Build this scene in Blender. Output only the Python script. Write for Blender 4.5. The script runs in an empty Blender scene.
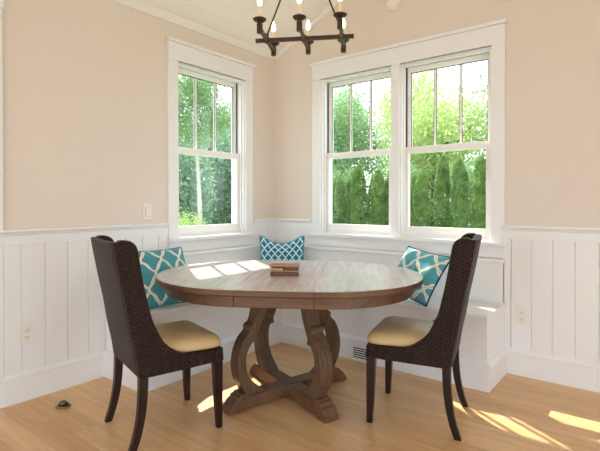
import bpy, bmesh, math, random
import numpy as np
from mathutils import Vector, Matrix

SC = bpy.context.scene
COL = SC.collection
PI = math.pi
R = math.radians

# ------------------------------------------------------------------ materials
def new_mat(name):
    m = bpy.data.materials.new(name)
    m.use_nodes = True
    nt = m.node_tree
    for n in list(nt.nodes):
        nt.nodes.remove(n)
    out = nt.nodes.new('ShaderNodeOutputMaterial')
    return m, nt, out

class NT:
    """tiny node-wiring helper"""
    def __init__(s, nt): s.nt = nt
    def n(s, t, **kw):
        nd = s.nt.nodes.new(t)
        for k, v in kw.items():
            setattr(nd, k, v)
        return nd
    def link(s, a, b): s.nt.links.new(a, b)
    def put(s, sock, v):
        if hasattr(v, 'is_output'): s.link(v, sock)
        else: sock.default_value = v
    def math(s, op, a, b=0.0, c=None):
        nd = s.n('ShaderNodeMath', operation=op)
        s.put(nd.inputs[0], a); s.put(nd.inputs[1], b)
        if c is not None: s.put(nd.inputs[2], c)
        return nd.outputs[0]
    def mix(s, f, a, b):
        nd = s.n('ShaderNodeMix', data_type='RGBA')
        s.put(nd.inputs['Factor'], f)
        s.put(nd.inputs[6], a if hasattr(a, 'is_output') else (*a, 1)); s.put(nd.inputs[7], b if hasattr(b, 'is_output') else (*b, 1))
        return nd.outputs[2]
    def xyz(s, sock):
        nd = s.n('ShaderNodeSeparateXYZ'); s.link(sock, nd.inputs[0]); return nd.outputs
    def comb(s, x, y, z):
        nd = s.n('ShaderNodeCombineXYZ')
        for i, v in enumerate((x, y, z)): s.put(nd.inputs[i], v)
        return nd.outputs[0]
    def noise(s, vec, scale, detail=3.0, rough=0.5):
        nd = s.n('ShaderNodeTexNoise'); nd.inputs['Scale'].default_value = scale
        nd.inputs['Detail'].default_value = detail; nd.inputs['Roughness'].default_value = rough
        if vec is not None: s.link(vec, nd.inputs['Vector'])
        return nd.outputs[0]
    def ramp(s, f, stops):
        nd = s.n('ShaderNodeValToRGB')
        e = nd.color_ramp.elements
        e[0].position, e[0].color = stops[0][0], (*stops[0][1], 1)
        e[1].position, e[1].color = stops[-1][0], (*stops[-1][1], 1)
        for p, c in stops[1:-1]:
            x = e.new(p); x.color = (*c, 1)
        s.link(f, nd.inputs[0]); return nd.outputs[0]
    def bump(s, h, strength=0.3, dist=0.01):
        nd = s.n('ShaderNodeBump'); nd.inputs['Strength'].default_value = strength
        nd.inputs['Distance'].default_value = dist; s.link(h, nd.inputs['Height']); return nd.outputs[0]
    def bsdf(s, out, color, rough=0.5, spec=0.5, metal=0.0, normal=None, **kw):
        b = s.n('ShaderNodeBsdfPrincipled')
        s.put(b.inputs['Base Color'], color if hasattr(color, 'is_output') else (*color, 1))
        s.put(b.inputs['Roughness'], rough); b.inputs['Specular IOR Level'].default_value = spec
        b.inputs['Metallic'].default_value = metal
        if normal is not None: s.link(normal, b.inputs['Normal'])
        for k, v in kw.items(): s.put(b.inputs[k.replace('_', ' ')], v)
        s.link(b.outputs[0], out.inputs[0]); return b

def srgb(r, g, b):
    f = lambda c: (c / 255 / 12.92) if c / 255 <= .04045 else ((c / 255 + .055) / 1.055) ** 2.4
    return (f(r), f(g), f(b))

def m_simple(name, col, rough=0.5, spec=0.4, metal=0.0, var=0.05, scale=8, bump=0.0):
    m, nt, out = new_mat(name); t = NT(nt)
    tc = t.n('ShaderNodeTexCoord')
    nz = t.noise(tc.outputs['Object'], scale)
    c = t.mix(nz, tuple(x * (1 - var) for x in col), tuple(min(1, x * (1 + var)) for x in col))
    nrm = t.bump(t.noise(tc.outputs['Object'], scale * 12), bump, 0.002) if bump else None
    t.bsdf(out, c, rough, spec, metal, nrm)
    return m

def m_wood(name, dark, light, axis='x', rough=0.45, fine=60, spec=0.4, bump=0.15, grey=None):
    """straight-grained wood, grain along a local axis"""
    m, nt, out = new_mat(name); t = NT(nt)
    tc = t.n('ShaderNodeTexCoord')
    mp = t.n('ShaderNodeMapping')
    sc = {'x': (1.5, fine / 3, fine / 3), 'y': (fine / 3, 1.5, fine / 3), 'z': (fine / 3, fine / 3, 1.5)}[axis]
    mp.inputs['Scale'].default_value = sc
    t.link(tc.outputs['Object'], mp.inputs[0])
    a = t.noise(mp.outputs[0], 1.0, 5, 0.6)
    b = t.noise(mp.outputs[0], 4.0, 3, 0.7)
    f = t.math('MULTIPLY_ADD', b, 0.5, t.math('MULTIPLY', a, 0.6))
    c = t.ramp(f, [(0.3, dark), (0.72, light)])
    nrm = t.bump(f, bump, 0.003)
    t.bsdf(out, c, rough, spec, 0, nrm)
    return m

def m_floor():
    m, nt, out = new_mat('oak_planks'); t = NT(nt)
    g = t.n('ShaderNodeNewGeometry')
    p = t.xyz(g.outputs['Position'])
    W, LEN = 0.127, 1.9
    row = t.math('FLOOR', t.math('DIVIDE', p[1], W))
    fy = t.math('FRACT', t.math('DIVIDE', p[1], W))
    wn = t.n('ShaderNodeTexWhiteNoise', noise_dimensions='1D'); t.link(row, wn.inputs['W'])
    xs = t.math('ADD', t.math('DIVIDE', p[0], LEN), t.math('MULTIPLY', wn.outputs[0], 7.3))
    col = t.math('FLOOR', xs); fx = t.math('FRACT', xs)
    wn2 = t.n('ShaderNodeTexWhiteNoise', noise_dimensions='2D'); t.link(t.comb(row, col, 0.0), wn2.inputs['Vector'])
    tone = wn2.outputs[0]
    gv = t.comb(t.math('ADD', t.math('MULTIPLY', p[0], 1.6), t.math('MULTIPLY', tone, 31.0)), t.math('MULTIPLY', p[1], 26.0), t.math('MULTIPLY', tone, 9.0))
    g1 = t.noise(gv, 1.0, 5, 0.6)
    g2 = t.noise(gv, 5.0, 3, 0.6)
    grain = t.math('MULTIPLY_ADD', g2, 0.35, t.math('MULTIPLY', g1, 0.65))
    base = t.ramp(tone, [(0.0, srgb(220, 175, 122)), (0.5, srgb(228, 185, 132)), (1.0, srgb(236, 195, 144))])
    dark = t.mix(0.5, base, srgb(168, 120, 74))
    c = t.mix(t.ramp(grain, [(0.32, (0, 0, 0)), (0.62, (1, 1, 1))]), dark, base)
    gap = t.math('MAXIMUM', t.math('LESS_THAN', fy, 0.018), t.math('LESS_THAN', fx, 0.0014))
    c = t.mix(t.math('MULTIPLY', gap, 0.35), c, srgb(110, 74, 42))
    h = t.math('SUBTRACT', t.math('MULTIPLY', grain, 0.12), gap)
    nrm = t.bump(h, 0.15, 0.002)
    t.bsdf(out, c, t.math('MULTIPLY_ADD', grain, 0.12, 0.27), 0.45, 0, nrm)
    return m

def m_weave():
    m, nt, out = new_mat('woven_rattan'); t = NT(nt)
    tc = t.n('ShaderNodeTexCoord')
    p = t.xyz(tc.outputs['Object'])
    side = t.math('ADD', p[0], p[1])                     # runs along both faces of the shell
    q = t.math('DIVIDE', side, 0.046)
    v = t.math('ABSOLUTE', t.math('SUBTRACT', t.math('FRACT', q), 0.5))      # chevron
    z = t.math('ADD', t.math('DIVIDE', p[2], 0.021), t.math('MULTIPLY', v, 1.9))
    st = t.math('ABSOLUTE', t.math('SINE', t.math('MULTIPLY', z, PI)))
    edge = t.math('MINIMUM', t.math('MULTIPLY', v, 4.0), 1.0)
    h = t.math('MULTIPLY', st, t.math('POWER', edge, 0.5))
    nz = t.noise(tc.outputs['Object'], 55, 2)
    c = t.mix(h, srgb(10, 5, 4), srgb(46, 27, 20))
    c = t.mix(t.math('MULTIPLY', nz, 0.5), c, srgb(56, 36, 28))
    nrm = t.bump(h, 0.9, 0.006)
    t.bsdf(out, c, 0.45, 0.28, 0, nrm)
    return m

def m_pattern(name, teal, white, cell, lw, inner=None, aspect=1.5, rot=0.0):
    """interlocking ogee trellis on the pillow's UVs (metres)"""
    m, nt, out = new_mat(name); t = NT(nt)
    uv = t.n('ShaderNodeUVMap'); uv.uv_map = 'fabric'
    mp = t.n('ShaderNodeMapping'); mp.inputs['Rotation'].default_value = (0, 0, rot)
    t.link(uv.outputs[0], mp.inputs[0])
    p = t.xyz(mp.outputs[0])
    u = t.math('DIVIDE', p[0], cell)
    v = t.math('DIVIDE', p[1], cell * aspect)
    a = t.math('ABSOLUTE', t.math('SUBTRACT', t.math('FRACT', t.math('ADD', u, 0.5)), 0.5))
    # a wavy rail between pinch and belly, with a small knuckle at mid height
    w = t.math('MULTIPLY_ADD', t.math('COSINE', t.math('MULTIPLY', v, 2 * PI)), 0.23, 0.25)
    w = t.math('ADD', w, t.math('MULTIPLY', t.math('COSINE', t.math('MULTIPLY', v, 6 * PI)), 0.045))
    d = t.math('ABSOLUTE', t.math('SUBTRACT', a, w))
    band = t.math('LESS_THAN', d, lw)
    nz = t.noise(uv.outputs[0], 300, 2)
    tl = t.mix(nz, tuple(x * .85 for x in teal), tuple(min(1, x * 1.15) for x in teal))
    c = t.mix(band, tl, white)
    if inner:
        thin = t.math('LESS_THAN', d, lw * 0.22)
        c = t.mix(thin, c, inner)
    t.bsdf(out, c, 0.85, 0.2, 0, t.bump(nz, 0.2, 0.002), Sheen_Weight=0.2)
    return m

def m_glass():
    m, nt, out = new_mat('window_glass'); t = NT(nt)
    tr = t.n('ShaderNodeBsdfTransparent'); tr.inputs[0].default_value = (0.97, 0.98, 0.97, 1)
    gl = t.n('ShaderNodeBsdfGlossy'); gl.inputs['Roughness'].default_value = 0.02
    lw = t.n('ShaderNodeLayerWeight')
    fac = t.math('MULTIPLY_ADD', t.math('POWER', lw.outputs['Facing'], 4.0), 0.35, 0.02)
    mx = t.n('ShaderNodeMixShader')
    t.link(fac, mx.inputs[0]); t.link(tr.outputs[0], mx.inputs[1]); t.link(gl.outputs[0], mx.inputs[2])
    t.link(mx.outputs[0], out.inputs[0])
    return m

def m_leaf(name, a, b, trans=0.45):
    m, nt, out = new_mat(name); t = NT(nt)
    tc = t.n('ShaderNodeTexCoord')
    nz = t.noise(tc.outputs['Object'], 2.2, 4, 0.7)
    c = t.ramp(nz, [(0.3, a), (0.7, b)])
    df = t.n('ShaderNodeBsdfDiffuse'); t.link(c, df.inputs[0])
    tl = t.n('ShaderNodeBsdfTranslucent'); t.link(c, tl.inputs[0])
    mx = t.n('ShaderNodeMixShader'); mx.inputs[0].default_value = trans
    t.link(df.outputs[0], mx.inputs[1]); t.link(tl.outputs[0], mx.inputs[2])
    t.link(mx.outputs[0], out.inputs[0])
    return m

def m_emit(name, col, s):
    m, nt, out = new_mat(name); t = NT(nt)
    e = t.n('ShaderNodeEmission'); e.inputs[0].default_value = (*col, 1); e.inputs[1].default_value = s
    t.link(e.outputs[0], out.inputs[0]); return m

M = {
    'paint': m_simple('beige_wall_paint', srgb(226, 213, 201), 0.75, 0.25, var=0.02, scale=1.5, bump=0.05),
    'white': m_simple('white_trim_paint', srgb(236, 235, 234), 0.38, 0.4, var=0.012, scale=2),
    'ceil': m_simple('white_ceiling_paint', srgb(238, 233, 224), 0.5, 0.35, var=0.012, scale=2),
    'vinyl': m_simple('white_sash_vinyl', srgb(240, 238, 233), 0.35, 0.45, var=0.01, scale=2),
    'gasket': m_simple('dark_window_gasket', srgb(70, 70, 72), 0.6, 0.3),
    'plastic': m_simple('ivory_plastic', srgb(236, 230, 220), 0.35, 0.45, var=0.01),
    'slot': m_simple('dark_slot', srgb(42, 36, 32), 0.7, 0.2),
    'floor': m_floor(),
    'weave': m_weave(),
    'legwood': m_wood('dark_chair_wood', srgb(20, 9, 7), srgb(44, 20, 15), 'z', 0.32, 60, 0.35, 0.05),
    'cushion': m_simple('tan_seat_leather', srgb(202, 172, 124), 0.42, 0.4, var=0.05, scale=5, bump=0.12),
    'tabletop': m_wood('sky_sheen_table_top', srgb(164, 151, 148), srgb(212, 202, 200), 'y', 0.24, 75, 0.9, 0.10),  # pale grey paints the window and sky reflection into the wood colour
    'tableedge': m_wood('weathered_table_wood', srgb(74, 50, 35), srgb(122, 88, 62), 'x', 0.45, 60, 0.4, 0.10),
    'tableleg': m_wood('weathered_leg_wood', srgb(70, 51, 36), srgb(116, 89, 65), 'z', 0.5, 60, 0.35, 0.15),
    'iron': m_simple('dark_bronze_iron', srgb(76, 56, 44), 0.42, 0.5, 0.6, var=0.2, scale=30, bump=0.2),
    'candle': m_simple('cream_candle_sleeve', srgb(240, 222, 186), 0.5, 0.3, var=0.03),
    'bulb': m_emit('glowing_bulb', (1.0, 0.72, 0.38), 9.0),
    'bronze': m_simple('aged_bronze', srgb(120, 104, 86), 0.35, 0.5, 0.7, var=0.15, scale=30),
    'rubber': m_simple('black_rubber', srgb(28, 24, 22), 0.6, 0.3),
    'boxwood': m_wood('brown_box_wood', srgb(78, 44, 28), srgb(122, 76, 48), 'x', 0.45, 90, 0.4, 0.08),
    'boxlight': m_wood('light_box_wood', srgb(160, 118, 84), srgb(202, 164, 126), 'x', 0.45, 90, 0.4, 0.08),
    'boxlid': m_wood('box_lid_wood', srgb(134, 92, 66), srgb(176, 134, 104), 'x', 0.4, 90, 0.4, 0.08),
    'teal_big': m_pattern('teal_trellis_fabric', srgb(72, 146, 158), srgb(236, 232, 222), 0.150, 0.082, srgb(190, 176, 150), 1.55),
    'teal_tilt': m_pattern('pale_teal_trellis_fabric', srgb(88, 164, 176), srgb(238, 234, 224), 0.165, 0.092, srgb(190, 180, 150), 1.2),
    'teal_small': m_pattern('deep_teal_lattice_fabric', srgb(22, 126, 150), srgb(226, 240, 240), 0.066, 0.095, None, 1.35),
    'piping_teal': m_simple('teal_piping', srgb(66, 140, 150), 0.8, 0.2),
    'piping_dark': m_simple('navy_piping', srgb(26, 62, 78), 0.8, 0.2),
    'glass': m_glass(),
    'lawn': m_simple('lawn_grass', srgb(112, 134, 88), 0.9, 0.1, var=0.3, scale=3),
    'bounce_grey': m_simple('neutral_bounce_grey', srgb(196, 190, 182), 0.85, 0.2, var=.08, scale=1),  # neutral grey for the added ground, bounces light without a green cast
    'bark': m_wood('grey_bark', srgb(74, 64, 54), srgb(128, 116, 102), 'z', 0.9, 30, 0.1, 0.5),
    'barkpale': m_wood('pale_bark', srgb(150, 142, 130), srgb(206, 200, 190), 'z', 0.85, 30, 0.1, 0.4),
    'leaf_arbor': m_leaf('arborvitae_leaf', srgb(88, 124, 66), srgb(156, 186, 108), 0.42),
    'leaf_bright': m_leaf('bright_maple_leaf', srgb(146, 172, 98), srgb(204, 218, 150), 0.5),
    'leaf_mid': m_leaf('mid_green_leaf', srgb(108, 142, 94), srgb(164, 190, 136), 0.45),
    'leaf_dark': m_leaf('dark_green_leaf', srgb(108, 140, 116), srgb(160, 184, 154), 0.45),
}

# ------------------------------------------------------------------ mesh helpers
def link(name, bm, mat, parent=None, smooth=False, bevel=0.0, seg=2, angle=35, loc=None):
    me = bpy.data.meshes.new(name)
    bmesh.ops.recalc_face_normals(bm, faces=bm.faces)
    bm.to_mesh(me); bm.free()
    if mat: me.materials.append(M[mat])
    o = bpy.data.objects.new(name, me)
    COL.objects.link(o)
    if parent is not None: o.parent = parent
    if loc is not None: o.location = loc
    if smooth:
        for p in me.polygons: p.use_smooth = True
    if bevel:
        md = o.modifiers.new('bevel', 'BEVEL'); md.width = bevel; md.segments = seg
        md.limit_method = 'ANGLE'; md.angle_limit = R(angle)
        if smooth: md.harden_normals = False
    return o

def box(bm, x0, x1, y0, y1, z0, z1):
    v = [bm.verts.new((x, y, z)) for z in (z0, z1) for y in (y0, y1) for x in (x0, x1)]
    for f in ((0, 1, 3, 2), (4, 6, 7, 5), (0, 4, 5, 1), (2, 3, 7, 6), (0, 2, 6, 4), (1, 5, 7, 3)):
        bm.faces.new([v[i] for i in f])

def boxes(*bs):
    bm = bmesh.new()
    for b in bs: box(bm, *b)
    return bm

def prism(bm, pts, fn, a, b):
    """polygon pts (p,q) extruded between a and b; fn(p,q,t)->xyz"""
    A = [bm.verts.new(fn(p, q, a)) for p, q in pts]
    B = [bm.verts.new(fn(p, q, b)) for p, q in pts]
    n = len(pts)
    bm.faces.new(A); bm.faces.new(list(reversed(B)))
    for i in range(n):
        j = (i + 1) % n
        bm.faces.new((A[i], B[i], B[j], A[j]))

def lathe(bm, prof, n=24, c=(0, 0, 0), rot=None):
    rings = []
    for r, z in prof:
        ring = []
        for i in range(n):
            a = 2 * PI * i / n
            p = Vector((r * math.cos(a), r * math.sin(a), z))
            if rot is not None: p = rot @ p
            ring.append(bm.verts.new(p + Vector(c)))
        rings.append(ring)
    for k in range(len(rings) - 1):
        for i in range(n):
            j = (i + 1) % n
            bm.faces.new((rings[k][i], rings[k][j], rings[k + 1][j], rings[k + 1][i]))
    bm.faces.new(list(reversed(rings[0]))); bm.faces.new(rings[-1])

def tube(bm, pts, r, n=8, closed=False):
    pts = [Vector(p) for p in pts]
    m = len(pts); rings = []
    up = Vector((0.137, 0.211, 0.968))
    for i, p in enumerate(pts):
        a = pts[(i - 1) % m] if (closed or i > 0) else p
        b = pts[(i + 1) % m] if (closed or i < m - 1) else p
        d = (b - a).normalized()
        s = d.cross(up)
        if s.length < 1e-4: s = d.cross(Vector((1, 0, 0)))
        s.normalize(); u = s.cross(d)
        rr = r[i] if isinstance(r, (list, tuple)) else r
        rings.append([bm.verts.new(p + s * rr * math.cos(2 * PI * k / n) + u * rr * math.sin(2 * PI * k / n)) for k in range(n)])
    for i in range(m if closed else m - 1):
        A, B = rings[i], rings[(i + 1) % m]
        for k in range(n):
            j = (k + 1) % n
            bm.faces.new((A[k], A[j], B[j], B[k]))
    if not closed:
        bm.faces.new(list(reversed(rings[0]))); bm.faces.new(rings[-1])

def spline(pts, n=6):
    """open Catmull-Rom through 2-D points"""
    P = [np.array(p, float) for p in pts]
    P = [2 * P[0] - P[1]] + P + [2 * P[-1] - P[-2]]
    o = []
    for i in range(1, len(P) - 2):
        for k in range(n):
            t = k / n
            o.append(tuple(0.5 * ((2 * P[i]) + (-P[i - 1] + P[i + 1]) * t + (2 * P[i - 1] - 5 * P[i] + 4 * P[i + 1] - P[i + 2]) * t * t
                                  + (-P[i - 1] + 3 * P[i] - 3 * P[i + 1] + P[i + 2]) * t ** 3)))
    o.append(tuple(P[-2])); return o

def thing(name, label, cat, loc=(0, 0, 0), rz=0.0, group=None):
    o = bpy.data.objects.new(name, None); COL.objects.link(o)
    o.empty_display_size = 0.1
    o.location = loc; o.rotation_euler = (0, 0, rz)
    o['label'] = label; o['category'] = cat
    if group: o['group'] = group
    return o

def tag(o, label, cat, group=None):
    o['label'] = label; o['category'] = cat
    if group: o['group'] = group
    return o

def struct(o): o['kind'] = 'structure'; return o

def copy_tree(o, parent=None):
    c = o.copy(); COL.objects.link(c)
    if parent is not None: c.parent = parent
    for ch in o.children:
        copy_tree(ch, c)
    return c

# ------------------------------------------------------------------ dimensions (metres; corner of the two walls is the origin)
EAVE, SLOPE, RIDGE_X = 2.61, 0.503, 2.9
CH = EAVE + SLOPE * RIDGE_X
XE, YE = 5.8, -6.6                    # room extents to the right and behind the camera
WT = 0.16                             # wall thickness
HEAD, STOOL = 2.300, 0.910            # window opening top, top of the stool
LW = (-1.160, -0.404)                 # left window opening (y)
RW = [(0.568, 1.281), (1.345, 2.058)] # right window openings (x)
CAS = 0.088

# floor
struct(link('floor', boxes((-WT, XE, YE, WT, -0.12, 0.0)), 'floor'))

# left wall with its window hole
bm = boxes((-WT, 0, YE, LW[0], 0, EAVE), (-WT, 0, LW[1], WT, 0, EAVE), (-WT, 0, LW[0], LW[1], 0, STOOL - .02), (-WT, 0, LW[0], LW[1], HEAD, EAVE))
struct(link('wall_left', bm, 'paint'))
# right (gable) wall with its two window holes
bm = boxes((0, RW[0][0], 0, WT, 0, EAVE), (RW[0][1], RW[1][0], 0, WT, STOOL - .02, HEAD), (RW[1][1], XE, 0, WT, 0, EAVE),
           (RW[0][0], RW[1][1], 0, WT, 0, STOOL - .02), (RW[0][0], RW[1][1], 0, WT, HEAD, EAVE))
prism(bm, [(-0.0, EAVE), (XE, EAVE), (RIDGE_X, CH)], lambda p, q, t: (p, t, q), 0, WT)
struct(link('wall_right', bm, 'paint'))

# unseen sides of the room, added to cut sky light; one wide opening each
bm = boxes((0, .7, YE - WT, YE, 0, EAVE), (5.2, XE + WT, YE - WT, YE, 0, EAVE), (.7, 5.2, YE - WT, YE, 2.35, EAVE))
prism(bm, [(-0.0, EAVE), (XE, EAVE), (RIDGE_X, CH)], lambda p, q, t: (p, t, q), YE - WT, YE)
struct(link('wall_back', bm, 'paint'))
struct(link('wall_side', boxes((XE, XE + WT, YE, -5.6, 0, EAVE), (XE, XE + WT, -1.4, WT, 0, EAVE), (XE, XE + WT, -5.6, -1.4, 2.35, EAVE)), 'paint'))

# sloped shiplap ceiling: boards run along the eave, with grooves between them
bm = bmesh.new()
L = math.hypot(RIDGE_X, CH - EAVE); ca, sa = RIDGE_X / L, (CH - EAVE) / L
bw = 0.185; n = int(L / bw) + 1
for side in (0, 1):
    for i in range(n):
        s0, s1 = i * bw, min((i + 1) * bw, L)
        if s1 - s0 < .01: continue
        prof = [(s0, 0.05), (s0, 0.006), (s0 + .004, 0), (s1 - .004, 0), (s1, 0.006), (s1, 0.05)]
        def fn(p, q, t, side=side):
            x = p * ca - q * sa; z = EAVE + p * sa + q * ca
            return (x if side == 0 else 2 * RIDGE_X - x, t, z)
        prism(bm, prof, fn, YE, WT)
struct(link('ceiling', bm, 'ceil'))

# moulding under the eave and the rake board on the gable
bm = bmesh.new()
prism(bm, [(0, EAVE - .03), (0.012, EAVE - .03), (0.035, EAVE - .004), (0.055, EAVE + .02), (0, EAVE + .02)], lambda p, q, t: (p, t, q), YE, 0)
struct(link('trim_1', bm, 'ceil', bevel=.003))
bm = bmesh.new()
def rake(p, q, t): return (t * ca + q * sa, p, EAVE + t * sa - q * ca)
prism(bm, [(0, 0), (-.014, 0), (-.014, .028), (-.005, .038), (0, .038)], rake, 0.02, L)
struct(link('trim_2', bm, 'ceil', bevel=.002))

# ---- wainscot: v-jointed boards, a frieze board and a projecting cap
def vboards(bm, along, a0, a1, first, pitch, z0, z1, th=0.010):
    """along 'x' on the right wall (facing -y) or 'y' on the left wall (facing +x)"""
    e = []
    k = math.floor((a0 - first) / pitch)
    p = first + k * pitch
    while p < a1:
        s0, s1 = max(p, a0), min(p + pitch, a1)
        if s1 - s0 > .004:
            g = 0.0045
            prof = [(s0, 0), (s0, th - .008), (s0 + g, th), (s1 - g, th), (s1, th - .008), (s1, 0)]
            if along == 'x': prism(bm, prof, lambda p_, q, t: (p_, -q, t), z0, z1)
            else: prism(bm, prof, lambda p_, q, t: (q, p_, t), z0, z1)
        p += pitch

def capprof(s):   # (depth, z) section of rail and frieze
    return [(0, .936), (.014, .936), (.014, .992), (.022, .998), (.024, 1.006), (.038, 1.012), (.040, 1.017), (.040, 1.026), (.036, 1.030), (0, 1.030)]

YL0 = -2.385   # where the wainscot meets the next opening's casing on the left
bm = bmesh.new()
vboards(bm, 'y', YL0, LW[0] - CAS, -2.288, .136, .15, .940)
vboards(bm, 'y', LW[1] + CAS, 0, -2.288, .136, .15, .940)
box(bm, 0, .014, YE, YL0, .15, .940)
struct(link('trim_3', bm, 'white'))
bm = bmesh.new()
prism(bm, capprof(0), lambda p, q, t: (p, t, q), YE, LW[0] - CAS)
prism(bm, capprof(0), lambda p, q, t: (p, t, q), LW[1] + CAS, 0)
struct(link('trim_4', bm, 'white', bevel=.002))
bm = bmesh.new()
vboards(bm, 'x', 0, RW[0][0] - CAS, 2.188, .1287, .15, .940)
vboards(bm, 'x', 2.188, XE, 2.188, .1287, .15, .940)
box(bm, RW[1][1] + CAS, 2.186, -.014, 0, .15, .940)
struct(link('trim_5', bm, 'white'))
bm = bmesh.new()
prism(bm, capprof(0), lambda p, q, t: (t, -p, q), 0, RW[0][0] - CAS)
prism(bm, capprof(0), lambda p, q, t: (t, -p, q), RW[1][1] + CAS - .022, XE)
struct(link('trim_6', bm, 'white', bevel=.002))

# ---- baseboards
def baseprof(h=.18, t=.018):
    return [(0, 0), (t, 0), (t, h - .036), (t + .005, h - .033), (t + .005, h - .026), (t - .004, h - .010), (t - .012, h), (0, h)]
bm = bmesh.new()
prism(bm, baseprof(), lambda p, q, t: (p, t, q), YL0, -1.763)
prism(bm, baseprof(.184, .012), lambda p, q, t: (p, t, q), YE, YL0)
struct(link('baseboard_left', bm, 'white'))
bm = bmesh.new()
prism(bm, baseprof(), lambda p, q, t: (t, -p, q), 2.150, XE)
struct(link('baseboard_right', bm, 'white'))

# casing of the opening beside the left frame edge
bm = boxes((0, .022, YL0 - .095, YL0, 1.029, 2.30), (0, .022, YL0 - 1.0, YL0 - .905, 1.029, 2.30), (0, .026, YL0 - 1.006, YL0 + .006, 2.302, 2.44))
struct(link('trim_7', bm, 'white', bevel=.003))

# ------------------------------------------------------------------ windows
def window(name, cx, w, to_world, label=None):
    """local frame: a along the wall (centre 0), d depth out of the room (+ = outdoors), z up"""
    h2 = w / 2
    def B(bm, a0, a1, d0, d1, z0, z1):
        vs = [bm.verts.new(to_world(cx + a, d, z)) for z in (z0, z1) for d in (d0, d1) for a in (a0, a1)]
        for f in ((0, 1, 3, 2), (4, 6, 7, 5), (0, 4, 5, 1), (2, 3, 7, 6), (0, 2, 6, 4), (1, 5, 7, 3)):
            bm.faces.new([vs[i] for i in f])
    jt = .016
    bm = bmesh.new()                                              # jamb frame lining the hole
    B(bm, -h2, -h2 + jt, -.002, WT, STOOL - .02, HEAD); B(bm, h2 - jt, h2, -.002, WT, STOOL - .02, HEAD)
    B(bm, -h2 + jt, h2 - jt, -.002, WT, HEAD - jt, HEAD); B(bm, -h2 + jt, h2 - jt, .03, WT + .03, STOOL - .02, STOOL + .018)
    for s in (-1, 1):                                             # stops
        a = s * (h2 - jt); B(bm, min(a, a - s * .012), max(a, a - s * .012), .022, .040, STOOL + .018, HEAD - jt)
    B(bm, -h2 + jt + .012, h2 - jt - .012, .022, .040, HEAD - jt - .014, HEAD - jt)
    fr = struct(link(name, bm, 'white'))
    bm = bmesh.new()                                              # dark weather strip in the sash track
    for s in (-1, 1):
        a = s * (h2 - jt); B(bm, min(a, a - s * .010), max(a, a - s * .010), .0785, .086, STOOL + .018, HEAD - jt)
    link('weather_strip', bm, 'gasket', fr)
    i2 = h2 - jt - .002; st = .038
    zm0, zm1 = 1.583, 1.632
    # lower sash (indoors side), upper sash (outdoors side)
    bm = bmesh.new()
    d0, d1 = .044, .078; zb = STOOL + .018
    B(bm, -i2, -i2 + st, d0, d1, zb, zm1); B(bm, i2 - st, i2, d0, d1, zb, zm1)
    B(bm, -i2 + st, i2 - st, d0, d1, zb, .993); B(bm, -i2 + st, i2 - st, d0, d1, zm0, zm1)
    ls = link('lower_sash', bm, 'vinyl', fr, bevel=.003)
    bm = bmesh.new(); B(bm, -i2 + st - .004, i2 - st + .004, .060, .064, .990, zm0 + .004)
    link('glass_pane', bm, 'glass', ls)
    bm = bmesh.new()
    B(bm, -.022, .022, .048, .076, zm1, zm1 + .010); B(bm, -.006, .030, .052, .066, zm1 + .010, zm1 + .020)
    lk = link('sash_lock', bm, 'bronze', ls, bevel=.003)
    lk['label'] = 'bronze sash lock'
    bm = bmesh.new()
    d0, d1 = .087, .121
    B(bm, -i2, -i2 + st, d0, d1, zm0, HEAD - jt - .002); B(bm, i2 - st, i2, d0, d1, zm0, HEAD - jt - .002)
    B(bm, -i2 + st, i2 - st, d0, d1, HEAD - jt - .046, HEAD - jt - .002); B(bm, -i2 + st, i2 - st, d0, d1, zm0, zm1)
    us = link('upper_sash', bm, 'vinyl', fr, bevel=.003)
    gw = 2 * (i2 - st)
    for k in (1, 2):
        a = -gw / 2 + gw * k / 3
        bm = bmesh.new(); B(bm, a - .009, a + .009, .094, .114, zm1, HEAD - jt - .046)
        link('muntin', bm, 'vinyl', us, bevel=.002)
    bm = bmesh.new(); e = i2 - st                                # dark glazing bead round the upper glass
    B(bm, -e, -e + .0035, .092, .1015, zm1, HEAD - jt - .046); B(bm, e - .0035, e, .092, .1015, zm1, HEAD - jt - .046)
    B(bm, -e + .0035, e - .0035, .092, .1015, HEAD - jt - .051, HEAD - jt - .046)
    for k in (1, 2):
        a = -gw / 2 + gw * k / 3
        for q in (-1, 1): B(bm, min(a + q * .009, a + q * .0125), max(a + q * .009, a + q * .0125), .096, .1015, zm1, HEAD - jt - .051)
    link('glazing_bead', bm, 'gasket', us)
    bm = bmesh.new(); B(bm, -i2 + st - .004, i2 - st + .004, .102, .1055, zm1 - .004, HEAD - jt - .042)
    link('glass_pane', bm, 'glass', us)
    return fr

left_map = lambda a, d, z: (-d, a, z)
right_map = lambda a, d, z: (a, d, z)
w1 = window('window_1', (LW[0] + LW[1]) / 2, LW[1] - LW[0], left_map)
w2 = window('window_2', sum(RW[0]) / 2, RW[0][1] - RW[0][0], right_map)
w3 = window('window_3', sum(RW[1]) / 2, RW[1][1] - RW[1][0], right_map)

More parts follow.
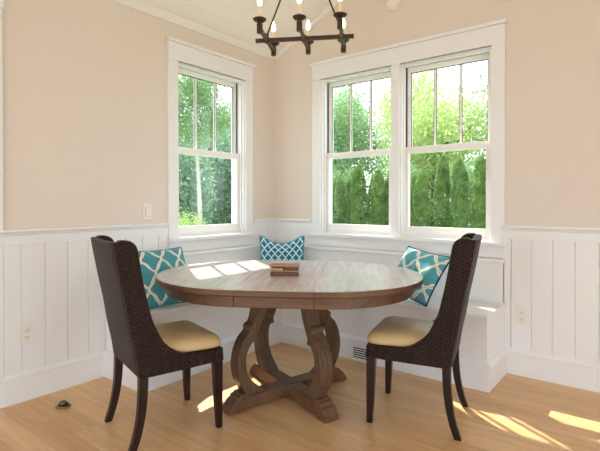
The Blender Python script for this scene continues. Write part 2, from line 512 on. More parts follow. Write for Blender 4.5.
def casing(prefix, a0, a1, mulls, tw):
    """flat casing with a deep head, cap, stool and apron; a0..a1 = opening span"""
    def mk(name, bl, bev=.003):
        bm = bmesh.new()
        for (s0, s1, d0, d1, z0, z1) in bl:
            vs = [bm.verts.new(tw(a, -d, z)) for z in (z0, z1) for d in (d0, d1) for a in (s0, s1)]
            for f in ((0, 1, 3, 2), (4, 6, 7, 5), (0, 4, 5, 1), (2, 3, 7, 6), (0, 2, 6, 4), (1, 5, 7, 3)):
                bm.faces.new([vs[i] for i in f])
        return link(name, bm, 'white', bevel=bev)
    legs = [(a0 - CAS, a0 + .004, 0, .020, STOOL, HEAD), (a1 - .004, a1 + CAS, 0, .020, STOOL, HEAD)] + [(m0 - .004, m1 + .004, 0, .020, STOOL, HEAD) for m0, m1 in mulls]
    struct(mk(prefix[0], legs))
    struct(mk(prefix[1], [(a0 - CAS, a1 + CAS, 0, .022, HEAD - .004, 2.432), (a0 - CAS - .004, a1 + CAS + .004, 0, .026, HEAD - .004, HEAD + .008),
                          (a0 - CAS - .016, a1 + CAS + .016, 0, .042, 2.432, 2.456)]))
    struct(mk(prefix[2], [(a0 - CAS - .018, a1 + CAS + .018, 0, .062, STOOL - .026, STOOL), (a0 + .001, mulls[0][0] if mulls else a1 - .001, -.040, .002, STOOL - .02, STOOL)]
                        + ([(mulls[0][1], a1 - .001, -.040, .002, STOOL - .02, STOOL)] if mulls else [])))
    struct(mk(prefix[3], [(a0 - CAS, a1 + CAS, 0, .020, .7945, STOOL - .026)]))
casing(('trim_8', 'trim_9', 'trim_10', 'trim_11'), LW[0], LW[1], [], left_map)
casing(('trim_12', 'trim_13', 'trim_14', 'trim_15'), RW[0][0], RW[1][1], [(RW[0][1], RW[1][0])], right_map)

# ------------------------------------------------------------------ built-in corner bench
BX, BY, YEND, XEND, ST = 0.460, -0.430, -1.763, 2.150, 0.487
G = .002
bench = thing('corner_bench', 'white built-in L-shaped corner bench under the windows', 'bench', (.3, -.3, 0))
def bl(name, bm, mat='white', bevel=.004, par=None):
    bm.transform(Matrix.Translation((-.3, .3, 0))) if par is None else None
    return link(name, bm, mat, bench if par is None else par, bevel=bevel)
bm = bmesh.new()                                                   # carcass: L plan
Lp = [(.016, -.016), (.016, YEND), (BX, YEND), (BX, BY), (XEND, BY), (XEND, -.016)]
prism(bm, Lp, lambda p, q, t: (p, q, t), 0.001, ST - .030)
bl('body', bm, bevel=0)
o = .024
bm = bmesh.new()
Sp = [(.016, -.016), (.016, YEND - .014), (BX + o, YEND - .014), (BX + o, BY - o), (XEND + .012, BY - o), (XEND + .012, -.016)]
prism(bm, Sp, lambda p, q, t: (p, q, t), ST - .030, ST)
bl('seat_top', bm, bevel=.009)
bm = bmesh.new()                                                   # plinth board along the L
t_ = .018; h = .18
def bseg(a, b, nrm):
    a, b, nrm = Vector(a), Vector(b), Vector(nrm)
    pr = [(0, .001), (t_, .001), (t_, h - .036), (t_ + .005, h - .033), (t_ + .005, h - .026), (t_ - .004, h - .010), (t_ - .012, h), (0, h)]
    A = [bm.verts.new((*(a + nrm * p + (a - b).normalized() * 0), q)) for p, q in pr]
    Bv = [bm.verts.new((*(b + nrm * p), q)) for p, q in pr]
    m = len(pr); bm.faces.new(A); bm.faces.new(list(reversed(Bv)))
    for i in range(m):
        j = (i + 1) % m; bm.faces.new((A[i], Bv[i], Bv[j], A[j]))
bseg((.018, YEND), (BX + t_, YEND), (0, -1)); bseg((BX, YEND), (BX, BY), (1, 0)); bseg((BX, BY), (XEND + t_, BY), (0, -1)); bseg((XEND, BY), (XEND, -.018), (1, 0))
bl('plinth_board', bm, bevel=0)
# upright back panels under the window aprons, with ledge caps
T = .085
bm = bmesh.new()
prism(bm, [(.016, -.016), (.016, LW[0] - CAS + .004), (T, LW[0] - CAS + .004), (T, -T), (RW[1][1] + CAS - .006, -T), (RW[1][1] + CAS - .006, -.016)], lambda p, q, t: (p, q, t), ST, .770)
bl('back_panel', bm, bevel=.003)
bm = bmesh.new()
T2 = T + .022
prism(bm, [(.021, -.021), (.021, LW[0] - CAS - .014), (T2, LW[0] - CAS - .014), (T2, -T2), (RW[1][1] + CAS + .010, -T2), (RW[1][1] + CAS + .010, -.021)], lambda p, q, t: (p, q, t), .770, .794)
bl('back_ledge', bm, bevel=.004)
# air vent cut into the plinth
y = BY - t_ - .0015
vb = bmesh.new()
for k in range(5):
    z = .026 + k * .0165
    box(vb, 1.186, 1.33, y, y + .002, z, z + .0075)
v = bl('air_vent', vb, 'slot', 0); v['label'] = 'dark slotted air vent'

# ------------------------------------------------------------------ outlets, switch, detector, door stop
def cover_plate(name, label, cat, loc, rz, kind):
    """wall plate facing local -y"""
    r = thing(name, label, cat, loc, rz)
    link('plate', boxes((-.036, .036, -.007, 0, -.058, .058)), 'plastic', r, bevel=.003)
    if kind == 'outlet':
        for s in (-1, 1):
            bm = bmesh.new()
            prism(bm, [(.016 * math.cos(a) * 1.0, s * .021 + .0145 * math.sin(a)) for a in [2 * PI * i / 20 for i in range(20)]], lambda p, q, t: (p, t, q), -.010, -.007)
            f = link('receptacle', bm, 'plastic', r)
            link('slots', boxes((-.008, -.0055, -.0106, -.0098, s * .021 - .002, s * .021 + .007), (.0055, .008, -.0106, -.0098, s * .021 - .002, s * .021 + .007),
                                (-.002, .002, -.0106, -.0098, s * .021 - .0095, s * .021 - .0055)), 'slot', f)
    else:
        link('rocker', boxes((-.0165, .0165, -.0115, -.007, -.033, .033)), 'plastic', r, bevel=.002)
        link('rocker_gap', boxes((-.018, .018, -.0078, -.0068, -.0345, .0345)), 'bronze', r)
    return r
cover_plate('wall_outlet', 'white double power outlet on the wainscot left of the chair', 'outlet', (.0105, -2.260, .400), R(90), 'outlet')
cover_plate('wall_outlet', 'white double power outlet on the wainscot right of the bench end', 'outlet', (2.258, -.0105, .412), 0, 'outlet')
cover_plate('light_switch', 'white rocker light switch on the beige wall left of the window', 'light switch', (.0005, -1.430, 1.118), R(90), 'switch')

sd = thing('smoke_detector', 'round white smoke detector high on the beige gable wall', 'smoke detector', (1.294, -.001, 2.797))
rx = Matrix.Rotation(R(90), 3, 'X')
bm = bmesh.new(); lathe(bm, [(.060, 0), (.062, .012), (.058, .020)], 32, rot=rx); link('mount_ring', bm, 'plastic', sd)
bm = bmesh.new(); lathe(bm, [(.050, .018), (.050, .030), (.044, .038), (.018, .041)], 32, rot=rx); link('sensor_dome', bm, 'plastic', sd)

ds = thing('door_stop', 'small bronze dome door stop on the oak floor', 'door stop', (.277, -2.171, 0), R(35))
link('base_plate', boxes((-.036, .036, -.024, .024, .0005, .011)), 'bronze', ds, bevel=.004)
bm = bmesh.new(); lathe(bm, [(.024, .011), (.024, .019), (.021, .029), (.014, .036), (.005, .039)], 24); link('dome', bm, 'bronze', ds, smooth=True)
bm = bmesh.new(); lathe(bm, [(.0245, .013), (.0265, .015), (.0265, .022), (.0235, .024)], 24, c=(0.003, 0, 0)); q = link('rubber_bumper', bm, 'rubber', ds); q['label'] = 'black rubber bumper'

# ------------------------------------------------------------------ dining table
TH = R(31)
tab = thing('dining_table', 'oval wooden pedestal dining table with crossed feet in front of the bench', 'dining table', (1.195, -1.222, 0), TH)
TR, TD = 0.600, 0.206
def oval(Rr, d, n=96, lo=None, hi=None):
    o_ = []
    for i in range(n + 1):
        a = -PI / 2 + PI * i / n
        o_.append((d + Rr * math.cos(a), Rr * math.sin(a)))
    for i in range(n + 1):
        a = PI / 2 + PI * i / n
        o_.append((-d + Rr * math.cos(a), Rr * math.sin(a)))
    return o_
def half(Rr, d, n=64):     # the right-hand half disc, straight edge at x = d
    return [(d + .0008, -Rr)] + [(d + Rr * math.cos(-PI / 2 + PI * i / n), Rr * math.sin(-PI / 2 + PI * i / n)) for i in range(1, n)] + [(d + .0008, Rr)]
def top_piece(name, fpts, mat='tabletop'):
    """slab with a rounded edge built from stacked rings"""
    bm = bmesh.new()
    levels = [(.7180, -.010), (.7210, -.003), (.7260, 0), (.7460, 0), (.7520, -.003), (.7550, -.008)]
    rings = []
    for z, off in levels:
        rings.append([bm.verts.new((x, y_, z)) for x, y_ in fpts(off)])
    n_ = len(rings[0])
    for k in range(len(rings) - 1):
        for i in range(n_):
            j = (i + 1) % n_; bm.faces.new((rings[k][i], rings[k][j], rings[k + 1][j], rings[k + 1][i]))
    bm.faces.new(list(reversed(rings[0]))); bm.faces.new(rings[-1])
    ob = link(name, bm, mat, tab)
    ob.data.materials.append(M['tableedge'])
    for p in ob.data.polygons:
        if p.center.z < .7505: p.material_index = 1
    return ob
top_piece('top_half', lambda o_: half(TR + o_, TD))
top_piece('top_half', lambda o_: [(-x, y_) for x, y_ in reversed(half(TR + o_, TD))])
top_piece('table_leaf', lambda o_: [(-TD + .0008, -TR - o_), (TD - .0008, -TR - o_), (TD - .0008, TR + o_), (-TD + .0008, TR + o_)])
def apron_piece(pts):
    bm = bmesh.new(); prism(bm, pts, lambda p, q, t: (p, q, t), .655, .718)
    return link('apron', bm, 'tableedge', tab, bevel=.004)
AR = TR - .055
apron_piece(half(AR, TD)); apron_piece([(-x, y_) for x, y_ in reversed(half(AR, TD))])
apron_piece([(-TD + .0008, -AR), (TD - .0008, -AR), (TD - .0008, AR), (-TD + .0008, AR)])
# crossed foot beams with stepped toes, and an S-curved bracket on each of the four arms
arms = [R(75) - TH, R(75) - TH + PI, R(-18.5) - TH, R(-18.5) - TH + PI]
def rot_fn(a):
    c_, s_ = math.cos(a), math.sin(a)
    return lambda p, q, t: (p * c_ - t * s_, p * s_ + t * c_, q)
toe = [(.326, .082), (.336, .100), (.372, .100), (.380, .090), (.396, .088), (.404, .072), (.424, .062), (.440, .040), (.446, .030), (.456, .028), (.456, .001), (.30, .001)]
toe = [(x * .966, z) for x, z in toe]
def beam(a0, short):
    bm = bmesh.new()
    f = rot_fn(a0)
    pr = [(x, z) for x, z in toe[:-1]] + [(.385, .001), (.35, .012), (-.35, .012), (-.385, .001)] + [(-x, z) for x, z in reversed(toe[:-1])]
    prism(bm, pr, f, -.048, .048)
    return link('foot_beam', bm, 'tableedge', tab, bevel=.005)
def beam_half(a0):
    bm = bmesh.new()
    f = rot_fn(a0)
    pr = [(.0485, .082)] + toe[:-1] + [(.385, .001), (.35, .012), (.0485, .012)]
    prism(bm, pr, f, -.048, .048)
    return link('foot_beam', bm, 'tableedge', tab, bevel=.005)
beam(arms[0], False); beam_half(arms[2]); beam_half(arms[3])
outer = spline([(.245, .655), (.249, .60), (.261, .53), (.276, .492), (.296, .480), (.306, .464), (.303, .449), (.318, .430), (.343, .405), (.374, .340), (.386, .260), (.374, .180), (.345, .125), (.330, .084)], 6)
inner = spline([(.195, .084), (.242, .120), (.288, .160), (.322, .220), (.330, .290), (.316, .342), (.286, .382), (.268, .376), (.255, .390), (.261, .412), (.236, .460), (.211, .510), (.191, .570), (.176, .620), (.165, .655)], 6)
for a0 in arms:
    bm = bmesh.new(); prism(bm, outer + inner, rot_fn(a0), -.043, .043)
    link('curved_leg', bm, 'tableleg', tab, bevel=.004, angle=50)
bm = boxes((-.30, .30, -.30, .30, .652, .6545)); 
link('cleat', bm, 'tableleg', tab)

# wooden box on the table
bx = thing('wooden_box', 'small brown wooden box with a half-open drawer lying on the table', 'box', (1.228, -1.302, .7555), R(36))
link('box_base', boxes((-.083, .083, -.055, .055, 0, .024)), 'boxwood', bx, bevel=.002)
q = link('light_inlay', boxes((-.0845, .0845, -.0565, .0565, .024, .029)), 'boxlight', bx); q['label'] = 'pale wood strip'
link('box_body', boxes((.0, .083, -.050, .055, .029, .052), (-.083, .0, .0, .055, .029, .052)), 'boxwood', bx, bevel=.001)
q = link('drawer', boxes((-.078, -.006, -.064, -.001, .031, .046)), 'boxlight', bx, bevel=.002); q['label'] = 'pale wooden drawer slid forward'
link('lid', boxes((-.087, .087, -.058, .058, .052, .060)), 'boxlid', bx, bevel=.002)

# ------------------------------------------------------------------ dining chairs
def make_chair(label):
    ch = thing('dining_chair', label, 'dining chair', group='woven dining chairs at the oval table')
    F0 = -.22                                           # profile x = 0 sits this far behind the origin
    rear = [(.008, .352), (-.007, .45), (-.029, .56), (-.048, .68), (-.073, .80), (-.096, .92), (-.110, 1.000)]
    front = [(-.096, 1.012), (-.038, 1.010), (-.012, .998), (.004, .976), (.013, .935), (.026, .85), (.046, .745), (.072, .635), (.093, .582), (.122, .522), (.153, .484), (.200, .448), (.252, .430), (.33, .426), (.446, .426)]
    prof = [(p + .022, q) for p, q in spline(rear, 4)] + spline([(-.070, 1.011)] + front[1:], 4) + [(.450, .356), (.25, .353)]
    HW = .232
    for s in (-1, 1):
        bm = bmesh.new()
        def fn(p, q, t, s=s):
            pinch = 0.0 if q < .45 else (q - .45) * .02
            return (s * (t - pinch), p + F0, q)
        prism(bm, prof, fn, HW - .052, HW)
        link('side_panel', bm, 'weave', ch, bevel=.007, seg=3, angle=50)
    # curved back between the wings: bows to the rear, top edge scooped
    bm = bmesh.new(); NX, NZ = 14, 16
    rs = spline(rear, 8)
    rz_ = np.array([p[1] for p in rs]); rf = np.array([p[0] for p in rs])
    def back(u, v, off):
        x = (HW - .001 - .0095 * v) * u
        top = 1.004 - .006 * (1 - u * u)
        z = .356 + (top - .356) * v
        f = float(np.interp(z, rz_, rf)) - .008 * (1 - u * u) * min(1, v * 2) + .010 * max(0, abs(u) - .9) * 10 * .6
        return (x, f + off + F0, z)
    g = [[[bm.verts.new(back(-1 + 2 * i / NX, k / NZ, off)) for i in range(NX + 1)] for k in range(NZ + 1)] for off in (0, .045)]
    for s in (0, 1):
        for k in range(NZ):
            for i in range(NX):
                bm.faces.new((g[s][k][i], g[s][k][i + 1], g[s][k + 1][i + 1], g[s][k + 1][i]))
    for k in range(NZ):
        for i in (0, NX): bm.faces.new((g[0][k][i], g[0][k + 1][i], g[1][k + 1][i], g[1][k][i]))
    for i in range(NX):
        for k in (0, NZ): bm.faces.new((g[0][k][i], g[0][k][i + 1], g[1][k][i + 1], g[1][k][i]))
    link('back_panel', bm, 'weave', ch, bevel=.006, seg=2, angle=50)
    bm = boxes((-HW + .050, HW - .050, .446 - .045 + F0, .450 + F0, .356, .426))
    link('front_rail', bm, 'weave', ch, bevel=.004)
    # cushion: rounded plan, domed top
    bm = bmesh.new(); rings = []
    plan = []
    hwb, hwf, y0, y1 = .176, .231, .070, .457
    N = 48
    for i in range(N):
        a = 2 * PI * i / N
        cx, cy = math.cos(a), math.sin(a); e = .24
        ux = math.copysign(abs(cx) ** e, cx); uy = math.copysign(abs(cy) ** e, cy)
        y_ = (y0 + y1) / 2 + (y1 - y0) / 2 * uy
        tt = min(1, max(0, (y_ - .20) / .10)); tt = tt * tt * (3 - 2 * tt)
        plan.append((ux * (hwb + (hwf - hwb) * tt), y_ + F0))
    ctr = (0, (y0 + y1) / 2 + F0)
    for sc_, z in ((.93, .4275), (.985, .432), (1.0, .445), (.985, .462), (.93, .478), (.82, .490), (.62, .499), (.35, .504), (.12, .505)):
        rings.append([bm.verts.new((ctr[0] + (x - ctr[0]) * sc_, ctr[1] + (y_ - ctr[1]) * sc_, z)) for x, y_ in plan])
    for k in range(len(rings) - 1):
        for i in range(N):
            j = (i + 1) % N; bm.faces.new((rings[k][i], rings[k][j], rings[k + 1][j], rings[k + 1][i]))
    bm.faces.new(list(reversed(rings[0]))); bm.faces.new(rings[-1])
    q = link('seat_cushion', bm, 'cushion', ch, smooth=True); q['label'] = 'tan leather seat cushion'
    # legs
    for s in (-1, 1):
        bm = bmesh.new(); x0, x1 = HW - .050, HW - .004
        sec = [((x0, .398), (x1, .446), .356), ((x0 + .010, .408), (x1 - .004, .446), .12), ((x0 + .014, .416), (x1 - .006, .446), .001)]
        loft(bm, sec, s, F0); link('front_leg', bm, 'legwood', ch, bevel=.003)
        bm = bmesh.new()
        cen = spline([(.033, .356), (.031, .28), (.023, .18), (.003, .08), (-.023, .001)], 4)
        sec = []
        for f, z in cen:
            w = .021 - .004 * (1 - z / .356)
            sec.append(((x0 + .004 + .006 * (1 - z / .356), f - w), (x1 - .004 * (1 - z / .356), f + w), z))
        loft(bm, sec, s, F0); link('rear_leg', bm, 'legwood', ch, bevel=.003, angle=60)
    return ch
def loft(bm, sec, s, F0):
    rings = []
    for (xa, ya), (xb, yb), z in sec:
        rings.append([bm.verts.new((s * x, y_ + F0, z)) for x, y_ in ((xa, ya), (xb, ya), (xb, yb), (xa, yb))])
    for k in range(len(rings) - 1):
        for i in range(4):
            j = (i + 1) % 4; bm.faces.new((rings[k][i], rings[k][j], rings[k + 1][j], rings[k + 1][i]))
    bm.faces.new(list(reversed(rings[0]))); bm.faces.new(rings[-1])

def seat_at(ch, near_front, far_front, head, near_is_left):
    """put the chair so that the outer edge of its front feet match two floor points; head = heading of its front (radians)"""
    pass
chL = make_chair('dark woven dining chair seen from behind at the left of the table')
chR = copy_tree(chL)
chR['label'] = 'dark woven dining chair at the right of the table near the bench end'
def place(ch, mid_front, heading):
    f = Vector((math.cos(heading), math.sin(heading)))
    p = Vector(mid_front) - f * (.43 - .22)
    ch.location = (p.x, p.y, 0); ch.rotation_euler = (0, 0, heading - PI / 2)
place(chL, (.968, -1.722), R(74.6))
place(chR, (1.722, -1.034), R(193.8))

# ------------------------------------------------------------------ pillows
def pillow(name, label, mat, pipe, w, h_, t, loc, normal, up_hint, roll=0.0, chop=0.0, n=28):
    ob = thing(name, label, 'pillow', loc)
    nrm = Vector(normal).normalized(); right = Vector(up_hint).cross(nrm).normalized(); up = nrm.cross(right)
    rot = Matrix((right, up, nrm)).transposed()
    rot = rot @ Matrix.Rotation(roll, 3, 'Z')
    ob.rotation_euler = rot.to_euler()
    def pos(u, v, s):
        au, av = abs(u), abs(v)
        x = u * w / 2 * (1 - .07 * (1 - v * v)); y_ = v * h_ / 2 * (1 - .07 * (1 - u * u))
        th = t / 2 * ((1 - au ** 2.6) * (1 - av ** 2.6)) ** .55
        if chop and v > 0:                       # karate-chopped top
            d = chop * max(0, 1 - (u / .85) ** 2) * (v ** 1.5)
            y_ -= d; th *= 1 - .25 * d / max(chop, 1e-6)
        wr = .004 * math.sin(7 * u + 3 * v) * math.sin(5 * v - 2 * u) * (1 - au) * (1 - av) * 4
        return Vector((x, y_, s * (th + wr * (s > 0))))
    bm = bmesh.new(); uvl = bm.loops.layers.uv.new('fabric')
    par = {}
    V = {}
    for s in (1, -1):
        for i in range(n + 1):
            for k in range(n + 1):
                u, v = -1 + 2 * i / n, -1 + 2 * k / n
                edge = i in (0, n) or k in (0, n)
                key = (i, k, 0 if edge else s)
                if key not in V:
                    V[key] = bm.verts.new(pos(u, v, s)); par[V[key]] = (u * w / 2, v * h_ / 2)
        for i in range(n):
            for k in range(n):
                q = []
                for a, b in ((i, k), (i + 1, k), (i + 1, k + 1), (i, k + 1)):
                    e = a in (0, n) or b in (0, n)
                    q.append(V[(a, b, 0 if e else s)])
                f = bm.faces.new(q if s > 0 else list(reversed(q)))
                for l in f.loops: l[uvl].uv = par[l.vert]
    link('cover', bm, mat, ob, smooth=True)
    ring = [pos(-1 + 2 * i / n, -1, 0) for i in range(n)] + [pos(1, -1 + 2 * i / n, 0) for i in range(n)] + [pos(1 - 2 * i / n, 1, 0) for i in range(n)] + [pos(-1, 1 - 2 * i / n, 0) for i in range(n)]
    low = min((rot @ p).z for p in ring) - .0055                     # rest the lowest seam on the seat
    ob.location.z = ST + .0006 - low
    bm = bmesh.new(); tube(bm, ring, .0055, 6, True); link('piping', bm, pipe, ob, smooth=True)
    return ob
pillow('throw_pillow', 'large teal trellis pillow on the bench behind the left chair', 'teal_big', 'piping_teal', .44, .45, .14, (.292, -1.505, .67), (.79, -.12, .60), (0, 0, 1))
pillow('throw_pillow', 'small deep teal lattice pillow standing in the bench corner', 'teal_small', 'piping_teal', .40, .40, .14, (.352, -.294, .69), (.64, -.77, .22), (0, 0, 1), chop=.055)
pillow('throw_pillow', 'pale teal trellis pillow with dark piping leaning beside the right chair', 'teal_tilt', 'piping_dark', .42, .385, .14, (1.632, -.315, .690), (-.26, -.85, .60), (0, 0, 1), roll=R(-7))

# ------------------------------------------------------------------ chandelier
CX, CY, CZ = 1.268, -1.165, 2.196
cd = thing('chandelier', 'dark iron six-candle rectangular chandelier hanging over the table', 'chandelier', (CX, CY, CZ), R(30))
link('long_bar', boxes((-.305, .305, -.0095, .0095, -.012, .012)), 'iron', cd, bevel=.002)
for ax in (-.232, 0, .232):
    arm = link('cross_arm', boxes((ax - .009, ax + .009, -.205, .205, -.0125, .0125), (ax - .016, ax + .016, -.016, .016, -.017, .017)), 'iron', cd, bevel=.002)
    for s in (-1, 1):
        bm = bmesh.new(); y_ = s * .205
        lathe(bm, [(.015, -.030), (.017, -.028), (.017, .024), (.011, .028), (.011, .040)], 16, c=(ax, y_, 0))
        lathe(bm, [(.013, .036), (.030, .040), (.039, .049), (.039, .053), (.033, .056), (.012, .057)], 24, c=(ax, y_, 0))
        hd = link('candle_cup', bm, 'iron', cd)
        bm = bmesh.new(); lathe(bm, [(.0115, .057), (.0115, .125), (.008, .127)], 16, c=(ax, y_, 0)); link('candle_sleeve', bm, 'candle', hd)
        bm = bmesh.new(); lathe(bm, [(.006, .127), (.011, .138), (.0135, .150), (.012, .164), (.007, .180), (.0025, .194)], 16, c=(ax, y_, 0)); link('flame_bulb', bm, 'bulb', hd, smooth=True)
zc = EAVE + SLOPE * CX - CZ
for s in (-1, 1):
    bm = bmesh.new(); tube(bm, [(s * .232, 0, .017), (s * .232, 0, .030)], .006, 8)
    lathe(bm, [(.004, .026), (.010, .030), (.010, .040), (.004, .044)], 12, c=(s * .232, 0, 0))
    tube(bm, [(s * .230, 0, .038), (s * .014, 0, .585)], .0055, 8)
    link('hanging_rod', bm, 'iron', cd)
bm = bmesh.new()
tube(bm, [(.030 * math.cos(a), 0, .605 + .030 * math.sin(a)) for a in [2 * PI * i / 20 for i in range(20)]], .005, 8, True)
tube(bm, [(0, 0, .634), (0, 0, zc - .02)], .006, 8); link('stem', bm, 'iron', cd)
bm = bmesh.new(); lathe(bm, [(.062, zc + .026), (.062, zc - .036), (.050, zc - .044), (.012, zc - .050)], 28); link('ceiling_canopy', bm, 'iron', cd)

# ------------------------------------------------------------------ outdoors
GZ = -.45
struct(link('lawn', boxes((-60, 60, .6, 60, GZ - .1, GZ), (-60, -.6, -40, .6, GZ - .1, GZ)), 'lawn'))
struct(link('bounce_ground', boxes((-.6, 60, -40, .6, GZ - .1, GZ)), 'bounce_grey'))  # unseen neutral ground, added to keep green lawn bounce off the ceiling

def leaf_mesh(name, pts, sizes, mat, rng, droop=0.0, up=0.0):
    """many small rhombic leaf sprays as one mesh"""
    n_ = len(pts)
    d = rng.normal(size=(n_, 3)); d[:, 2] += up; d /= np.linalg.norm(d, axis=1)[:, None]
    e = rng.normal(size=(n_, 3)); e -= (e * d).sum(1)[:, None] * d; e /= np.linalg.norm(e, axis=1)[:, None]
    s = sizes[:, None]
    V = np.stack([pts - d * s, pts + e * s * .42, pts + d * s, pts - e * s * .42], 1).reshape(-1, 3)
    F = np.arange(n_ * 4).reshape(-1, 4)
    me = bpy.data.meshes.new(name)
    me.vertices.add(n_ * 4); me.vertices.foreach_set('co', V.astype('f4').ravel())
    me.loops.add(n_ * 4); me.loops.foreach_set('vertex_index', F.astype('i4').ravel())
    me.polygons.add(n_); me.polygons.foreach_set('loop_start', np.arange(0, n_ * 4, 4, dtype='i4'))
    me.update(); me.validate()
    me.materials.append(M[mat])
    return me

def mesh_part(name, me, parent):
    o_ = bpy.data.objects.new(name, me); COL.objects.link(o_); o_.parent = parent; return o_

def arbor_mesh(seed, h_, r0):
    rng = np.random.default_rng(seed); n_ = 5200
    t = rng.random(n_) ** .85; a = rng.random(n_) * 2 * PI
    rad = r0 * (1 - t ** 9) ** .7 * (.72 + .28 * rng.random(n_) ** .5) * (1 + .16 * np.sin(3 * a + 9 * t + seed) + .1 * np.sin(23 * t + 5 * a))
    rad *= np.minimum(1, .55 + t * 4)
    P = np.stack([rad * np.cos(a), rad * np.sin(a), .08 + t * h_], 1)
    return leaf_mesh('foliage', P, .030 + .026 * rng.random(n_), 'leaf_arbor', rng, up=1.3)
arbs = [arbor_mesh(1, 2.68, .225), arbor_mesh(2, 2.68, .18), arbor_mesh(3, 2.68, .20)]
def trunk_bm(h_, r, lean=0.0, rng=None):
    bm = bmesh.new()
    pts = [(lean * t * t + .05 * math.sin(4 * t), .05 * math.sin(3 * t + 1), h_ * t) for t in [i / 8 for i in range(9)]]
    tube(bm, pts, [r * (1.15 - .75 * i / 8) for i in range(9)], 10)
    return bm

def arborvitae(x, y_, k, sc_, label, group):
    r_ = thing('arborvitae', label, 'shrub', (x, y_, GZ), k * 1.7, group)
    mesh_part('foliage', arbs[k % 3], r_)
    link('trunk', trunk_bm(.9, .05), 'bark', r_)
    r_.scale = (sc_, sc_, sc_)
    return r_
rnd = random.Random(4)
AGROUP = 'arborvitae hedge beyond the lawn'
spots = [(-6.2, 2.3), (-5.8, 2.4), (-5.37, 2.26), (-4.95, 2.31), (-4.62, 2.37), (-4.31, 2.51), (-3.96, 2.70), (-3.60, 2.42), (-3.32, 2.55), (-3.04, 2.48), (-2.70, 2.47),
         (-2.35, 2.37), (-2.02, 2.44), (-1.55, 2.84), (-1.03, 2.71), (-.56, 2.76), (-.11, 2.66), (.34, 2.63), (.8, 2.5), (1.3, 2.7)]
for k, (x, h_) in enumerate(spots):
    arborvitae(x, 8.4 + (.12 if k % 2 else -.12), k, h_ / 2.75, 'slim green columnar arborvitae in the hedge row outside the right windows', AGROUP)

def crown_mesh(seed, rx_, rz2, n_, mat, size, clump=26):
    rng = np.random.default_rng(seed)
    c = rng.normal(size=(clump, 3)); c /= np.linalg.norm(c, axis=1)[:, None]
    c *= (rng.random(clump) ** .45)[:, None]
    idx = rng.integers(0, clump, n_)
    P = c[idx] * .86 + rng.normal(size=(n_, 3)) * .15
    P = P[np.linalg.norm(P, axis=1) < 1.04]; n_ = len(P)
    P *= np.array([rx_, rx_, rz2])
    return leaf_mesh('foliage', P, size * (.6 + .7 * rng.random(n_)), mat, rng, up=.2)
crowns = {
    'bright': [crown_mesh(11, 2.15, 2.9, 12500, 'leaf_bright', .08, 90), crown_mesh(12, 2.15, 3.0, 12000, 'leaf_bright', .08, 84)],
    'mid': [crown_mesh(13, 2.15, 2.9, 15000, 'leaf_mid', .08, 90), crown_mesh(14, 2.15, 3.0, 14000, 'leaf_mid', .08, 84)],
    'dark': [crown_mesh(15, 2.1, 3.1, 20000, 'leaf_dark', .09, 90), crown_mesh(16, 2.1, 3.2, 19000, 'leaf_dark', .09, 84)],
}
def tree(name, label, kind, x, y_, h_, sc_, k, group, bark='bark', tr=.11):
    r_ = thing(name, label, 'tree', (x, y_, GZ), k * 1.3, group)
    fo = mesh_part('foliage', crowns[kind][k % 2], r_); fo.location = (0, 0, h_); fo.scale = (sc_, sc_, sc_)
    bm = trunk_bm(h_ + .6, tr)
    for j in range(7):
        a = j * 2.4 + k; z = h_ * (.55 + .06 * j)
        e = (math.cos(a) * 1.3 * sc_, math.sin(a) * 1.3 * sc_, z + 1.1 * sc_)
        tube(bm, [(0, 0, z), (e[0] * .5, e[1] * .5, z + .42 * sc_), e], [tr * .45, tr * .3, tr * .12], 6)
    link('trunk', bm, bark, r_, smooth=True)
    return r_
TG = 'trees beyond the hedge'
for k, (x, y_, h_, s, kd) in enumerate([(5.2, 12.6, 3.0, 1.0, 'mid'), (.9, 12.6, 3.4, 1.0, 'bright'), (-3.4, 12.6, 3.5, 1.0, 'bright'), (-7.7, 12.6, 3.6, 1.0, 'mid'), (-12.0, 12.8, 3.2, 1.0, 'mid'),
                                       (3.6, 17.8, 4.2, 1.15, 'bright'), (-1.3, 17.8, 5.2, 1.2, 'mid'), (-6.2, 17.8, 5.2, 1.2, 'bright'), (-11.1, 17.8, 5.0, 1.15, 'mid'), (-16.0, 18.0, 4.4, 1.15, 'mid')]):
    lab = {'bright': 'bright yellow-green leafy tree behind the arborvitae hedge', 'mid': 'mid-green leafy tree behind the arborvitae hedge'}[kd]
    tree('leafy_tree', lab, kd, x, y_, h_, s, k, TG + (' with yellow-green leaves' if kd == 'bright' else ' with mid-green leaves'))
for k, x in enumerate((-8.2, -5.9, -3.6, -1.3, 1.0, 3.3)):
    r_ = thing('leafy_bush', 'mid-green bush growing just behind the arborvitae hedge', 'shrub', (x, 10.1, GZ), k * 1.9, 'bushes behind the hedge')
    fo = mesh_part('foliage', crowns['mid'][k % 2], r_); fo.location = (0, 0, 1.55); fo.scale = (.52, .52, .52)
    link('stem', trunk_bm(1.5, .05), 'bark', r_)
TL = 'trees outside the left window'
for k, (x, y_, h_, s, kd) in enumerate([(-9.2, .4, 2.2, 1.0, 'dark'), (-9.2, 4.75, 2.0, .95, 'dark'), (-9.4, 9.1, 2.2, 1.0, 'dark'), (-14.4, 2.6, 3.4, 1.1, 'mid'), (-14.4, 7.4, 3.5, 1.1, 'mid'), (-14.6, 12.2, 3.4, 1.1, 'mid')]):
    lab = {'dark': 'dark green leafy tree outside the left window', 'mid': 'mid-green leafy tree standing further off outside the left window'}[kd]
    tree('leafy_tree', lab, kd, x, y_, h_, s, k, TL + (' with dark leaves' if kd == 'dark' else ' with mid-green leaves'))
r_ = thing('slender_tree', 'slender pale-trunked tree close outside the left window', 'tree', (-5.0, 3.15, GZ))
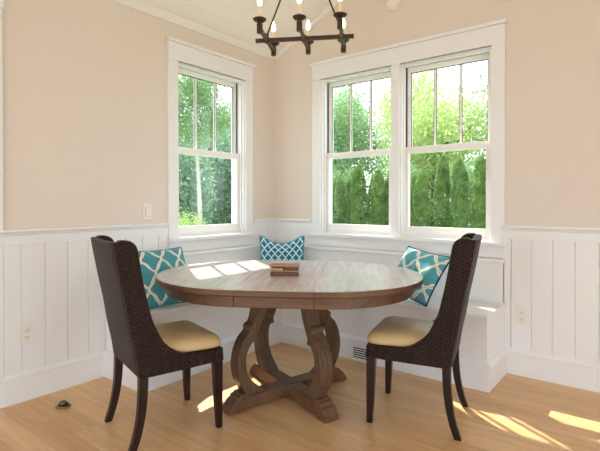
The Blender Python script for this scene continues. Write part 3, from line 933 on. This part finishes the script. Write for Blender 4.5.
fo = mesh_part('foliage', crowns['mid'][1], r_); fo.location = (0, 0, 3.75); fo.scale = (.45, .45, .36)
link('trunk', trunk_bm(3.6, .062), 'barkpale', r_, smooth=True)
r_ = thing('round_shrub', 'low bright green rounded shrub close outside the left window', 'shrub', (-4.6, 2.35, GZ))
fo = mesh_part('foliage', crowns['bright'][0], r_); fo.location = (0, 0, .82); fo.scale = (.27, .27, .29)
link('stem', trunk_bm(.8, .03), 'bark', r_)

# ------------------------------------------------------------------ light
w = bpy.data.worlds.new('sky'); SC.world = w; w.use_nodes = True
nt = w.node_tree
for n_ in list(nt.nodes): nt.nodes.remove(n_)
t = NT(nt)
out = nt.nodes.new('ShaderNodeOutputWorld'); bg = nt.nodes.new('ShaderNodeBackground')
tc = t.n('ShaderNodeTexCoord'); z = t.xyz(tc.outputs['Generated'])[2]
col = t.ramp(t.math('MULTIPLY_ADD', z, .5, .5), [(0.45, (.70, .70, .72)), (0.52, (.85, .93, 1.0)), (1.0, (.60, .79, 1.0))])
t.link(col, bg.inputs[0]); bg.inputs[1].default_value = 2.1
t.link(bg.outputs[0], out.inputs[0])
sun = bpy.data.lights.new('sun', 'SUN'); sun.energy = 6.0; sun.angle = R(.6); sun.color = (1.0, .95, .86)
so = bpy.data.objects.new('sun', sun); COL.objects.link(so)
el = R(49); hz = Vector((.85, -.527)).normalized()
so.rotation_euler = Vector((hz.x * math.cos(el), hz.y * math.cos(el), -math.sin(el))).to_track_quat('-Z', 'Y').to_euler()
so.location = (-6, 4, 8)

# ------------------------------------------------------------------ camera
cam = bpy.data.cameras.new('camera'); co = bpy.data.objects.new('camera', cam); COL.objects.link(co)
cam.sensor_fit = 'HORIZONTAL'; cam.sensor_width = 36.0; cam.lens = 36.0 * 462.34 / 600
cam.shift_y = -19.755 / 600
yaw, pitch = R(38.0122), R(-.4701)
Fv = Vector((-math.sin(yaw) * math.cos(pitch), math.cos(yaw) * math.cos(pitch), math.sin(pitch)))
Rv = Vector((math.cos(yaw), math.sin(yaw), 0)); Uv = Rv.cross(Fv)
co.matrix_world = Matrix(((Rv.x, Uv.x, -Fv.x, 3.00701), (Rv.y, Uv.y, -Fv.y, -3.43081), (Rv.z, Uv.z, -Fv.z, 1.19), (0, 0, 0, 1)))
cam.clip_start = .05; cam.clip_end = 300
SC.camera = co
vs = SC.view_settings
SC.display_settings.display_device = 'sRGB'
vs.view_transform = 'Standard'; vs.look = 'None'; vs.exposure = 0.84; vs.gamma = 1.0; vs.use_curve_mapping = False
SC.cycles.max_bounces = 12; SC.cycles.diffuse_bounces = 6; SC.cycles.transparent_max_bounces = 24
SC.cycles.use_denoising = True
